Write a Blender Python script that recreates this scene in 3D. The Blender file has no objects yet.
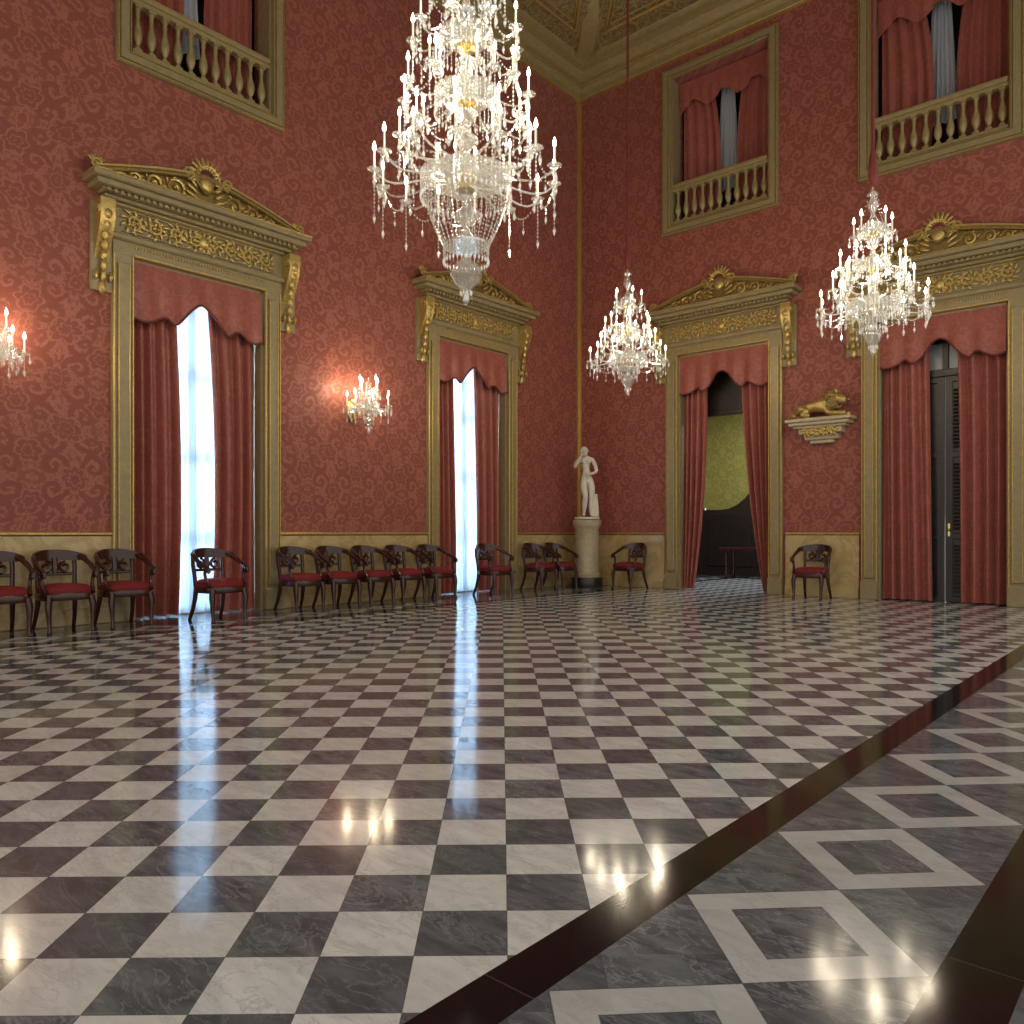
import bpy, math, random
from mathutils import Vector, Matrix
random.seed(7)
pi=math.pi; sin=math.sin; cos=math.cos
COL=bpy.context.scene.collection

# ------------------------------------------------------------------ mesh builder
class MB:
    def __init__(s): s.v=[]; s.f=[]
    def add(s,v,f):
        b=len(s.v); s.v+=[tuple(p) for p in v]; s.f+=[tuple(i+b for i in q) for q in f]
    def box(s,x0,x1,y0,y1,z0,z1,b=0.0):
        if b<=0:
            v=[(x,y,z) for z in(z0,z1) for y in(y0,y1) for x in(x0,x1)]
            s.add(v,[(0,2,3,1),(4,5,7,6),(0,1,5,4),(2,6,7,3),(0,4,6,2),(1,3,7,5)])
        else:
            v=[];
            for (z,i) in((z0,b),(z0+b,0),(z1-b,0),(z1,b)):
                v+=[(x0+i,y0+i,z),(x1-i,y0+i,z),(x1-i,y1-i,z),(x0+i,y1-i,z)]
            f=[(3,2,1,0),(12,13,14,15)]
            for k in range(3):
                for j in range(4):
                    a=k*4+j; c=k*4+(j+1)%4; f.append((a,c,c+4,a+4))
            s.add(v,f)
    def lathe(s,prof,n=16,c=(0,0,0),a0=0,cap=True):
        v=[]; f=[]
        for r,z in prof:
            for i in range(n):
                a=a0+2*pi*i/n; v.append((c[0]+r*cos(a),c[1]+r*sin(a),c[2]+z))
        for k in range(len(prof)-1):
            for i in range(n):
                j=(i+1)%n; f.append((k*n+i,k*n+j,(k+1)*n+j,(k+1)*n+i))
        if cap:
            f.append(tuple(range(n-1,-1,-1))); m=(len(prof)-1)*n; f.append(tuple(m+i for i in range(n)))
        s.add(v,f)
    def tube(s,pts,rad,n=8,flat=1.0,up=None):
        P=[Vector(p) for p in pts]; m=len(P)
        if not hasattr(rad,'__len__'): rad=[rad]*m
        T=[]
        for i in range(m):
            t=(P[min(i+1,m-1)]-P[max(i-1,0)]); T.append(t.normalized() if t.length>1e-9 else Vector((0,0,1)))
        a=Vector(up) if up else (Vector((0,0,1)) if abs(T[0].z)<.9 else Vector((1,0,0)))
        N=(a-T[0]*a.dot(T[0])).normalized(); v=[];f=[]
        for i in range(m):
            N=(N-T[i]*N.dot(T[i])); N=N.normalized() if N.length>1e-6 else T[i].orthogonal().normalized()
            B=T[i].cross(N)
            for k in range(n):
                an=2*pi*k/n; v.append(P[i]+N*(cos(an)*rad[i])+B*(sin(an)*rad[i]*flat))
        for i in range(m-1):
            for k in range(n):
                j=(k+1)%n; f.append((i*n+k,i*n+j,(i+1)*n+j,(i+1)*n+k))
        f.append(tuple(range(n-1,-1,-1))); f.append(tuple((m-1)*n+i for i in range(n)))
        s.add(v,f)
    def ball(s,c,rx,ry,rz,n=10,m=6,rot=None):
        v=[];f=[]
        for k in range(m+1):
            th=pi*k/m
            for i in range(n):
                a=2*pi*i/n; p=Vector((rx*sin(th)*cos(a),ry*sin(th)*sin(a),rz*cos(th)))
                if rot is not None: p=rot@p
                v.append((c[0]+p.x,c[1]+p.y,c[2]+p.z))
        for k in range(m):
            for i in range(n):
                j=(i+1)%n; f.append((k*n+i,(k+1)*n+i,(k+1)*n+j,k*n+j))
        s.add(v,f)
    def octa(s,c,r,h):
        x,y,z=c
        s.add([(x+r,y,z),(x,y+r,z),(x-r,y,z),(x,y-r,z),(x,y,z+h),(x,y,z-h)],
              [(0,1,4),(1,2,4),(2,3,4),(3,0,4),(1,0,5),(2,1,5),(3,2,5),(0,3,5)])
    def grid(s,fn,nu,nv):
        v=[fn(i/nu,j/nv) for j in range(nv+1) for i in range(nu+1)]
        f=[(j*(nu+1)+i,j*(nu+1)+i+1,(j+1)*(nu+1)+i+1,(j+1)*(nu+1)+i) for j in range(nv) for i in range(nu)]
        s.add(v,f)
    def prismx(s,poly,x0,x1):  # poly in yz extruded along x
        n=len(poly); v=[(x0,y,z) for y,z in poly]+[(x1,y,z) for y,z in poly]
        f=[tuple(range(n-1,-1,-1)),tuple(range(n,2*n))]+[(i,(i+1)%n,(i+1)%n+n,i+n) for i in range(n)]
        s.add(v,f)
    def mesh(s,name,mat,smooth=True,ang=0.7):
        me=bpy.data.meshes.new(name); me.from_pydata(s.v,[],s.f); me.update()
        if mat: me.materials.append(mat)
        if smooth:
            me.shade_smooth(); me.set_sharp_from_angle(angle=ang)
        return me

def obj(name,data,parent=None,loc=(0,0,0),rz=0.0,label=None,cat=None,group=None,kind=None):
    if isinstance(data,tuple): data=data[0].mesh(name,data[1],*data[2:])
    o=bpy.data.objects.new(name,data); COL.objects.link(o)
    o.location=loc; o.rotation_euler=(0,0,rz)
    if parent: o.parent=parent
    if label: o["label"]=label
    if cat: o["category"]=cat
    if group: o["group"]=group
    if kind: o["kind"]=kind
    return o
def copy_thing(src,loc,rz,label=None):
    def rec(o,par):
        c=o.copy(); COL.objects.link(c)
        if par is not None:
            c.parent=par
        for ch in o.children: rec(ch,c)
        return c
    c=rec(src,None); c.location=loc; c.rotation_euler=(0,0,rz)
    if label: c["label"]=label
    return c

# ------------------------------------------------------------------ materials
def newmat(name):
    m=bpy.data.materials.new(name); m.use_nodes=True; nt=m.node_tree
    return m,nt,nt.nodes['Principled BSDF']
class NT:
    def __init__(s,nt): s.nt=nt
    def lk(s,a,b): s.nt.links.new(a,b)
    def n(s,t,**k):
        x=s.nt.nodes.new(t)
        for a,b in k.items(): setattr(x,a,b)
        return x
    def m(s,op,a,b=None,c=None,clamp=False):
        x=s.n('ShaderNodeMath',operation=op,use_clamp=clamp)
        for i,q in enumerate((a,b,c)):
            if q is None: continue
            if isinstance(q,(int,float)): x.inputs[i].default_value=q
            else: s.lk(q,x.inputs[i])
        return x.outputs[0]
    def mixc(s,f,a,b,bt='MIX'):
        x=s.n('ShaderNodeMix',data_type='RGBA',blend_type=bt)
        for sk,q in((x.inputs[0],f),(x.inputs[6],a),(x.inputs[7],b)):
            if isinstance(q,(int,float)): sk.default_value=q
            elif isinstance(q,tuple): sk.default_value=(*q,1)
            else: s.lk(q,sk)
        return x.outputs[2]
    def pos(s):
        g=s.n('ShaderNodeNewGeometry'); x=s.n('ShaderNodeSeparateXYZ'); s.lk(g.outputs['Position'],x.inputs[0])
        return x.outputs[0],x.outputs[1],x.outputs[2],g.outputs['Position']
    def vec(s,a,b,c=0.0):
        x=s.n('ShaderNodeCombineXYZ')
        for i,q in enumerate((a,b,c)):
            if isinstance(q,(int,float)): x.inputs[i].default_value=q
            else: s.lk(q,x.inputs[i])
        return x.outputs[0]
    def noise(s,v,scale,detail=2,rough=.5,dist=0):
        x=s.n('ShaderNodeTexNoise'); x.inputs['Scale'].default_value=scale; x.inputs['Detail'].default_value=detail
        x.inputs['Roughness'].default_value=rough; x.inputs['Distortion'].default_value=dist
        if v is not None: s.lk(v,x.inputs['Vector'])
        return x.outputs[0]
    def ss(s,v,lo,hi):
        x=s.n('ShaderNodeMapRange',interpolation_type='SMOOTHSTEP'); s.lk(v,x.inputs[0])
        x.inputs[1].default_value=lo; x.inputs[2].default_value=hi; return x.outputs[0]

def simple(name,c,rough=.5,metal=0.0,bump=0.0,bs=20,var=.15):
    m,nt,p=newmat(name); t=NT(nt)
    co=t.n('ShaderNodeTexCoord').outputs['Object']
    nz=t.noise(co,bs,3)
    d=tuple(x*(1-var*2) for x in c); 
    t.lk(t.mixc(nz,d,tuple(min(1,x*(1+var)) for x in c)),p.inputs['Base Color'])
    p.inputs['Roughness'].default_value=rough; p.inputs['Metallic'].default_value=metal
    if bump:
        b=t.n('ShaderNodeBump'); b.inputs['Strength'].default_value=bump; b.inputs['Distance'].default_value=.02
        t.lk(nz,b.inputs['Height']); t.lk(b.outputs[0],p.inputs['Normal'])
    return m

def damask(name,light,dark,rough=.6,W=1.16,H=1.46,sheen=.15,seed=0.0,bump=.05,flat3d=False,K=1.25):
    """woven damask repeat: lobed acanthus scrolls, flower heads on a lattice, small leaf filling"""
    m,nt,p=newmat(name); t=NT(nt); x,y,z,P=t.pos()
    if flat3d:
        n1=t.noise(P,3.0,1.2,.45,1.9); fac=t.ss(t.m('SINE',t.m('MULTIPLY',n1,40)),-.25,.25)
    else:
        u=t.m('MULTIPLY',t.m('ADD',t.m('ADD',x,y),seed),K); z=t.m('MULTIPLY',z,K)
        sway=t.m('MULTIPLY',t.m('SINE',t.m('MULTIPLY',z,2*pi/(2*H))),.13)
        uu=t.m('ADD',u,sway)
        pu=t.m('PINGPONG',uu,W/2); pv=t.m('PINGPONG',z,H/2)
        wn=t.n('ShaderNodeTexNoise'); wn.inputs['Scale'].default_value=5.0; wn.inputs['Detail'].default_value=1.0
        t.lk(t.vec(uu,z,seed),wn.inputs['Vector']); ws=t.n('ShaderNodeSeparateColor'); t.lk(wn.outputs[1],ws.inputs[0])
        wu=t.m('MULTIPLY',t.m('SUBTRACT',ws.outputs[0],.5),.13); wv=t.m('MULTIPLY',t.m('SUBTRACT',ws.outputs[1],.5),.13)
        a_=t.m('ADD',pu,wu); b_=t.m('ADD',pv,wv)
        def polar(cx,cy):
            du=t.m('SUBTRACT',a_,cx); dv=t.m('SUBTRACT',b_,cy)
            r=t.m('SQRT',t.m('ADD',t.m('MULTIPLY',du,du),t.m('MULTIPLY',dv,dv)))
            return r,t.m('ARCTAN2',dv,du)
        def scroll(cx,cy,R,hand,lob):
            r,th=polar(cx,cy); d=t.m('DIVIDE',r,R)
            ph=t.m('ADD',t.m('MULTIPLY',th,hand),t.m('MULTIPLY',t.m('POWER',d,.75),-10.5))
            ed=t.m('MULTIPLY',t.m('ABSOLUTE',t.m('SINE',t.m('ADD',t.m('MULTIPLY',th,lob),t.m('MULTIPLY',d,5.0)))),t.m('MULTIPLY',d,.75))
            s_=t.m('SUBTRACT',t.m('ADD',t.m('COSINE',ph),.45),ed)
            return t.m('MULTIPLY',t.ss(s_,-.1,.25),t.m('SUBTRACT',1,t.ss(d,.95,1.12)))
        def flower(cx,cy,R,pet):
            r,th=polar(cx,cy); lobe=t.m('ADD',.72,t.m('MULTIPLY',t.m('ABSOLUTE',t.m('COSINE',t.m('MULTIPLY',th,pet/2))),.38))
            q=t.m('DIVIDE',r,t.m('MULTIPLY',lobe,R)); ins=t.m('SUBTRACT',1,t.ss(q,.92,1.06))
            ring=t.m('SUBTRACT',1,t.m('MULTIPLY',t.ss(t.m('COSINE',t.m('MULTIPLY',q,12.5)),.35,.85),.85))
            return t.m('MULTIPLY',ins,ring),t.m('SUBTRACT',1,t.ss(q,1.06,1.16))
        s1=scroll(W*.25,H*.13,.22,1,4); s2=scroll(W*.25,H*.38,.22,-1,4)
        f1,m1=flower(0,0,.20,7); f2,m2=flower(W/2,H/4,.17,6); f3,m3=flower(0,H/2,.18,8)
        fl=t.m('MAXIMUM',f1,t.m('MAXIMUM',f2,f3)); mk=t.m('MAXIMUM',m1,t.m('MAXIMUM',m2,m3))
        n2=t.noise(t.vec(a_,b_,seed),14,.5,.4,.8); fill=t.m('MULTIPLY',t.ss(n2,.51,.58),.85)
        body=t.m('MAXIMUM',t.m('MAXIMUM',s1,s2),fill)
        fac=t.m('ADD',fl,t.m('MULTIPLY',t.m('SUBTRACT',1,mk),body),clamp=True)
    dr=t.noise(P,.5,2); lc=t.mixc(dr,tuple(q_*.88 for q_ in light),tuple(q_*1.1 for q_ in light))
    t.lk(t.mixc(fac,lc,dark),p.inputs['Base Color'])
    t.lk(t.m('ADD',t.m('MULTIPLY',fac,.12),rough-.05),p.inputs['Roughness'])
    p.inputs['Sheen Weight'].default_value=sheen
    if bump:
        b=t.n('ShaderNodeBump'); b.inputs['Strength'].default_value=bump; b.inputs['Distance'].default_value=.01
        t.lk(fac,b.inputs['Height']); t.lk(b.outputs[0],p.inputs['Normal'])
    return m

def marble(name,c,vein,rough=.25,sc=1.5,amt=.7):
    m,nt,p=newmat(name); t=NT(nt); x,y,z,P=t.pos()
    n=t.noise(P,sc,6,.6,1.2); r=t.m('ABSOLUTE',t.m('SUBTRACT',n,.5))
    f=t.m('SUBTRACT',1,t.ss(r,0,.09)); n2=t.noise(P,sc*3,4)
    f=t.m('MULTIPLY',t.m('ADD',f,t.m('MULTIPLY',n2,.6)),amt)
    t.lk(t.mixc(f,c,vein),p.inputs['Base Color']); p.inputs['Roughness'].default_value=rough
    return m

M={}
M['wall']=damask('wallpaper_damask',(.350,.104,.068),(.240,.059,.039))
M['drape']=damask('curtain_damask',(.37,.100,.070),(.305,.076,.053),rough=.45,seed=3.3,bump=.0,K=1.6)
M['green']=damask('green_damask',(.30,.26,.055),(.23,.195,.04),seed=5.1)
M['ceil']=damask('ceiling_relief',(.31,.235,.10),(.18,.13,.05),rough=.45,seed=9.0,sheen=0,bump=.6,flat3d=True)
M['frame']=simple('painted_gold',(.33,.26,.13),.42,.10,.05,12)
M['goldpaint']=simple('gold_paint',(.37,.285,.125),.42,.15,.05,12)
M['gilt']=simple('gilt',(.64,.46,.15),.36,.65,.3,40,.3)
M['giltdark']=simple('antique_gilt',(.34,.23,.075),.42,.5,.4,40,.4)
M['dado']=marble('siena_marble',(.55,.42,.20),(.42,.29,.12),.2,1.6,.7)
M['ped']=marble('yellow_marble',(.48,.40,.26),(.34,.27,.17),.35,2,.5)
M['statue']=simple('white_marble',(.72,.66,.54),.45,0,.0,8,.06)
M['wood']=simple('mahogany',(.05,.014,.010),.22,0,0,30,.3)
M['door']=simple('dark_wood',(.026,.017,.013),.35,0,.1,15,.3)
M['paleglass']=simple('pale_transom_glass',(.34,.36,.36),.15,0,0,3,.1)
M['velvet']=simple('red_velvet',(.20,.008,.012),.75,0,.1,60,.1)
M['candle']=simple('candle_white',(.9,.88,.80),.4,0,0,5,.02)
M['stone']=simple('pale_gilded_stone',(.56,.47,.30),.4,.1,.05,15,.1)
M['rope']=simple('red_rope',(.20,.03,.025),.7,0,.4,80,.3)
M['trimred']=simple('red_fringe',(.18,.036,.026),.7,0,.5,120,.3)
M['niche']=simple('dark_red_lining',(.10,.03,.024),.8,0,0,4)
M['brass']=simple('gilded_brass',(.75,.52,.18),.22,.95,0,20,.1)

m,nt,p=newmat('lamp_glow'); p.inputs['Base Color'].default_value=(1,.9,.7,1)
p.inputs['Emission Color'].default_value=(1,.86,.62,1); p.inputs['Emission Strength'].default_value=20; m.cycles.emission_sampling='NONE'; M['bulb']=m
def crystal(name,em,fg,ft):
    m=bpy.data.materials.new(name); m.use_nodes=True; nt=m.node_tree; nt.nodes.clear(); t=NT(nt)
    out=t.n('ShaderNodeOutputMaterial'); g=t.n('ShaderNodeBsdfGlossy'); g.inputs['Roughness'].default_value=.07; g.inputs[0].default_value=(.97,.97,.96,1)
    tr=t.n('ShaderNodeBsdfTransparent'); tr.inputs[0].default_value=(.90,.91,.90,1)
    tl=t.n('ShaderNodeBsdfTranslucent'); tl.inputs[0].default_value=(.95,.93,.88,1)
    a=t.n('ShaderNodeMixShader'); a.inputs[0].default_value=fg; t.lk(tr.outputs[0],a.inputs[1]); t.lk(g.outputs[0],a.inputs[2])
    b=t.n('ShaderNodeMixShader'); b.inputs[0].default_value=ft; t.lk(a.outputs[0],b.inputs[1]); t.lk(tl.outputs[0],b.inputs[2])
    e=t.n('ShaderNodeEmission'); e.inputs[0].default_value=(1,.90,.70,1); e.inputs[1].default_value=em  # faint warm glow painted into the crystal and glass, which are no lamps
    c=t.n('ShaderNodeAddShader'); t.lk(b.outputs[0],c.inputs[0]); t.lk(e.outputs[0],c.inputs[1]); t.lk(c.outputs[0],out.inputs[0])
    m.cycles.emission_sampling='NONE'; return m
M['crystal']=crystal('glowing_cut_crystal',.07,.42,.11)
M['glass']=crystal('glowing_stem_glass',.03,.30,.07)
m=bpy.data.materials.new('sheer_fabric'); m.use_nodes=True; nt=m.node_tree; nt.nodes.clear(); t=NT(nt)
out=t.n('ShaderNodeOutputMaterial'); d=t.n('ShaderNodeBsdfDiffuse'); d.inputs[0].default_value=(.84,.85,.86,1)
tl=t.n('ShaderNodeBsdfTranslucent'); tl.inputs[0].default_value=(.76,.87,.98,1)
a=t.n('ShaderNodeMixShader'); a.inputs[0].default_value=.6; t.lk(d.outputs[0],a.inputs[1]); t.lk(tl.outputs[0],a.inputs[2]); t.lk(a.outputs[0],out.inputs[0]); M['sheer']=m
m,nt,p=newmat('pane_glass'); p.inputs['Transmission Weight'].default_value=1; p.inputs['Roughness'].default_value=0; M['pane']=m

# floor
TS=.244; CX=5.18
m,nt,p=newmat('marble_floor'); t=NT(nt); x,y,z,P=t.pos()
tx_,ty_=8.613,-12.213
xr=t.m('SUBTRACT',x,tx_); yr=t.m('SUBTRACT',y,ty_)
GA=math.radians(45-3.0); ca,sa=cos(GA),sin(GA)
A=t.m('ADD',t.m('DIVIDE',t.m('ADD',t.m('MULTIPLY',xr,ca),t.m('MULTIPLY',yr,sa)),TS),.5)
B=t.m('ADD',t.m('DIVIDE',t.m('SUBTRACT',t.m('MULTIPLY',yr,ca),t.m('MULTIPLY',xr,sa)),TS),.5)
ia=t.m('FLOOR',A); ib=t.m('FLOOR',B)
par=t.m('FLOORED_MODULO',t.m('ADD',ia,ib),2.0)
par=t.m('GREATER_THAN',par,.5)
dx=t.m('ABSOLUTE',t.m('SUBTRACT',x,CX))
inmain=t.m('LESS_THAN',dx,3.62)
inband=t.m('MULTIPLY',t.m('GREATER_THAN',dx,3.62),t.m('LESS_THAN',dx,3.78))
inborder=t.m('MULTIPLY',t.m('GREATER_THAN',dx,3.78),t.m('LESS_THAN',dx,4.465))
outer=t.m('GREATER_THAN',dx,4.465)
s=t.m('DIVIDE',t.m('ADD',y,10.93),.673)
dy=t.m('MULTIPLY',t.m('ABSOLUTE',t.m('SUBTRACT',t.m('FRACT',t.m('ADD',s,100.5)),.5)),.673)
l1=t.m('ADD',dy,t.m('ABSOLUTE',t.m('SUBTRACT',dx,4.122)))
bw=t.m('MULTIPLY',t.m('GREATER_THAN',l1,.190),t.m('LESS_THAN',l1,.3365))
white=t.m('ADD',t.m('MULTIPLY',inmain,par),t.m('MULTIPLY',inborder,t.m('MULTIPLY',bw,.66)),clamp=True)
cell=t.vec(t.m('MULTIPLY',ia,3.17),t.m('MULTIPLY',ib,2.31),t.m('ADD',ia,t.m('MULTIPLY',ib,1.7)))
va=t.n('ShaderNodeVectorMath',operation='ADD'); t.lk(P,va.inputs[0]); t.lk(cell,va.inputs[1]); Q=va.outputs[0]
mp=t.n('ShaderNodeMapping'); mp.inputs['Rotation'].default_value=(0,0,.5); mp.inputs['Scale'].default_value=(1,2.6,1); t.lk(Q,mp.inputs[0]); QQ=mp.outputs[0]
nv=t.noise(QQ,3.4,7,.65,.9); vein=t.m('SUBTRACT',1,t.ss(t.m('ABSOLUTE',t.m('SUBTRACT',nv,.5)),0,.022))
cl=t.noise(QQ,5,5,.65,.4)
tone=t.noise(cell,1.0,0)
wcol=t.mixc(t.m('MULTIPLY',vein,.42),t.mixc(t.ss(cl,.35,.7),(.73,.73,.71),(.56,.565,.56)),(.33,.33,.335))
dcol=t.mixc(t.m('MULTIPLY',vein,.42),t.mixc(t.ss(cl,.3,.7),(.070,.079,.091),(.175,.190,.210)),(.36,.37,.39))
dcol=t.mixc(t.m('MULTIPLY',t.ss(tone,.35,.7),.5),dcol,(.072,.080,.090))
wcol=t.mixc(t.m('MULTIPLY',t.ss(tone,.35,.7),.35),wcol,(.57,.56,.52))
col=t.mixc(white,dcol,wcol)
bandc=t.mixc(t.m('MULTIPLY',vein,.2),(.006,.006,.007),(.03,.03,.03))
col=t.mixc(t.m('ADD',inband,t.m('MULTIPLY',outer,t.m('LESS_THAN',dx,4.64)),clamp=True),col,bandc)
def edge(q,wd): 
    f=t.m('FRACT',q); return t.m('LESS_THAN',t.m('MINIMUM',f,t.m('SUBTRACT',1,f)),wd)
jo=t.m('MULTIPLY',t.m('MAXIMUM',edge(A,.005),edge(B,.005)),inmain)
jb=t.m('MULTIPLY',t.m('LESS_THAN',t.m('ABSOLUTE',t.m('SUBTRACT',l1,.3365)),.003),inborder)
jc=t.m('MULTIPLY',t.m('LESS_THAN',t.m('ABSOLUTE',t.m('SUBTRACT',l1,.190)),.003),inborder)
j2=t.m('MULTIPLY',t.m('LESS_THAN',t.m('ABSOLUTE',t.m('SUBTRACT',t.m('FRACT',t.m('DIVIDE',y,.85)),.5)),.003),t.m('SUBTRACT',1,t.m('MAXIMUM',inmain,inborder)))
jt=t.m('MAXIMUM',t.m('MAXIMUM',jo,jb),t.m('MAXIMUM',jc,j2))
col=t.mixc(t.m('MULTIPLY',jt,.7),col,(.06,.058,.055))
t.lk(col,p.inputs['Base Color'])
rg=t.noise(P,1.3,3); t.lk(t.m('ADD',.06,t.m('MULTIPLY',rg,.08)),p.inputs['Roughness'])
p.inputs['IOR'].default_value=1.48; p.inputs['Specular IOR Level'].default_value=.45
bp=t.n('ShaderNodeBump'); bp.inputs['Strength'].default_value=.03; bp.inputs['Distance'].default_value=.01
t.lk(t.noise(Q,1.2,1),bp.inputs['Height']); t.lk(bp.outputs[0],p.inputs['Normal'])
M['floor']=m

# ------------------------------------------------------------------ room shell
XR=10.9; YB=-21.0; ZC=11.9
def wall_cells(mb,a0,a1,z0,z1,ops,emit):
    us=sorted({a0,a1,*[o[0] for o in ops],*[o[1] for o in ops]}); zs=sorted({z0,z1,*[o[2] for o in ops],*[o[3] for o in ops]})
    for i in range(len(us)-1):
        for k in range(len(zs)-1):
            um=(us[i]+us[i+1])/2; zm=(zs[k]+zs[k+1])/2
            if any(o[0]<um<o[1] and o[2]<zm<o[3] for o in ops): continue
            emit(us[i],us[i+1],zs[k],zs[k+1])
W1,W2=-8.53,-3.28; D1,D2=3.34,7.03; HO=.92; ZO=4.55
BA=-8.47; B3,B4=3.25,6.98; BH=1.0; BZ0,BZ1=7.12,10.02
mb=MB(); wall_cells(mb,YB,0.45,0,10.5,[(W1-HO,W1+HO,0,ZO),(W2-HO,W2+HO,0,ZO),(BA-BH,BA+BH,BZ0,BZ1)],lambda a,b,c,d: mb.box(-.45,0,a,b,c,d))
obj('wall_left',(mb,M['wall'],False),kind='structure')
mb=MB(); wall_cells(mb,0.0,XR,0,10.5,[(D1-HO,D1+HO,0,ZO),(D2-HO,D2+HO,0,ZO),(B3-BH,B3+BH,BZ0,BZ1),(B4-BH,B4+BH,BZ0,BZ1)],lambda a,b,c,d: mb.box(a,b,0,.45,c,d))
obj('wall_right',(mb,M['wall'],False),kind='structure')
mb=MB(); mb.box(XR,XR+.3,YB,0,9.6,ZC); obj('wall_front_shade',(mb,M['wall'],False),kind='structure')  # unseen upper strip of wall, added to cut light on the upper walls
mb=MB(); mb.box(0,XR,YB-.3,YB,7.5,ZC); obj('wall_back_shade',(mb,M['wall'],False),kind='structure')  # unseen high strip added behind the camera to dim the left side
mb=MB(); mb.box(-.6,12.5,YB,6.5,-.1,0); obj('floor',(mb,M['floor'],False),kind='structure')
mb=MB(); mb.box(1.7,XR,YB,-1.7,ZC,ZC+.1)
def sweep(mb,prof,cut=0.0):
    v=[];f=[]
    for o,z in prof: v+=[(o,YB,z),(o,-o-cut,z),(o+cut,-o,z),(XR,-o,z)]
    for k in range(len(prof)-1):
        for j in ((0,2) if cut else (0,1,2)): f.append((k*4+j,k*4+j+1,(k+1)*4+j+1,(k+1)*4+j))
    mb.add(v,f)
cove=lambda a:(.45+1.25*sin(a),10.95+.95*(1-cos(a)))
sweep(mb,[cove(i/10*pi/2) for i in range(11)])
obj('ceiling',(mb,M['ceil']),kind='structure')
mb=MB(); sweep(mb,[(-.02,10.38),(.05,10.38),(.05,10.50),(.09,10.52),(.13,10.56),(.13,10.66),(.20,10.68),(.27,10.74),(.30,10.80),(.42,10.82),(.42,10.90),(.47,10.92),(.50,10.98),(.50,11.02),(.40,11.02)])
obj('trim_1',(mb,M['goldpaint'],False),kind='structure')
mb=MB(); sweep(mb,[(.125,10.60),(.15,10.61),(.155,10.63),(.125,10.64)]); sweep(mb,[(.0,10.36),(.06,10.37),(.07,10.39),(.0,10.41)]); sweep(mb,[(.49,10.96),(.53,10.97),(.53,11.0),(.49,11.01)])
def rod(o,z,r,cut):
    sweep(mb,[(o-r,z),(o,z-r),(o+r,z),(o,z+r),(o-r,z)],cut)
arc=[i/10*pi/2 for i in range(11)]
for fr_,cut,r in((.20,.42,.028),(.26,.50,.016),(.86,.42,.028),(.80,.50,.016)):
    o,z=cove(fr_*pi/2); rod(o,z-.02,r,cut)
rod(1.72,ZC-.06,.09,0)
for cut,r in((.42,.028),(.50,.016)):
    sub=[q*pi/2 for q in (.20,.30,.42,.54,.66,.78,.86)]
    P1=[cove(a) for a in sub]
    mb.tube([(o,-o-cut,z-.02) for o,z in P1],r,5); mb.tube([(o+cut,-o,z-.02) for o,z in P1],r,5)
obj('trim_2',(mb,M['gilt'],False),kind='structure')
mb=MB(); g=MB()
def ribstrip(fn,w,th=.05):
    v=[];f=[]
    for a in arc:
        (x0,y0,z0),(tx,ty)=fn(a); v+=[(x0-tx*w,y0-ty*w,z0+.02),(x0-tx*w,y0-ty*w,z0-th),(x0+tx*w,y0+ty*w,z0-th),(x0+tx*w,y0+ty*w,z0+.02)]
    for i in range(len(arc)-1):
        for j in range(3): f.append((i*4+j,i*4+j+1,(i+1)*4+j+1,(i+1)*4+j))
    mb.add(v,f)
    for e in(-1,1):
        g.tube([(fn(a)[0][0]+e*fn(a)[1][0]*w,fn(a)[0][1]+e*fn(a)[1][1]*w,fn(a)[0][2]-th) for a in arc],.022,5)
ribstrip(lambda a:((cove(a)[0],-cove(a)[0],cove(a)[1]),(.7071,.7071)),.17)
for k in range(1,8):
    yy=-1.7-k*2.3
    if yy>YB: ribstrip(lambda a:((cove(a)[0],yy,cove(a)[1]),(0,1)),.16)
    xx=1.7+k*2.3
    if xx<XR: ribstrip(lambda a:((xx,-cove(a)[0],cove(a)[1]),(1,0)),.16)
for k in range(0,4): mb.box(1.95+k*2.3,2.2+k*2.3,YB,-1.8,ZC-.16,ZC)
for k in range(0,8): mb.box(1.8,XR,-2.2-k*2.3,-1.95-k*2.3,ZC-.16,ZC)
o=obj('trim_3',(mb,M['goldpaint'],False),kind='structure'); obj('gilt_edge',(g,M['gilt']),parent=o)
tn=[4]
def dado(wallside,a,b):
    mb=MB(); g=MB(); bs=MB()
    if wallside=='L':
        mb.box(0,.04,a,b,0.2,1.06); g.box(0,.06,a,b,1.07,1.11,.012); bs.box(0,.07,a,b,0,.2,.01)
    else:
        mb.box(a,b,-.04,0,0.2,1.06); g.box(a,b,-.06,0,1.07,1.11,.012); bs.box(a,b,-.07,0,0,.2,.01)
    o=obj(f'trim_{tn[0]}',(mb,M['dado'],False),kind='structure'); tn[0]+=1
    obj('moulding',(g,M['gilt']),parent=o); obj('baseboard',(bs,M['dado']),parent=o)
dado('L',YB,W1-1.17); dado('L',W1+1.17,W2-1.17); dado('L',W2+1.17,-.08); dado('R',.08,D1-1.22); dado('R',D1+1.22,D2-1.22); dado('R',D2+1.22,XR)
mb=MB(); mb.box(0,.03,-.075,-.03,1.12,10.38,.008); mb.box(.03,.075,-.03,0,1.12,10.38,.008)
obj(f'trim_{tn[0]}',(mb,M['gilt']),kind='structure'); tn[0]+=1

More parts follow.
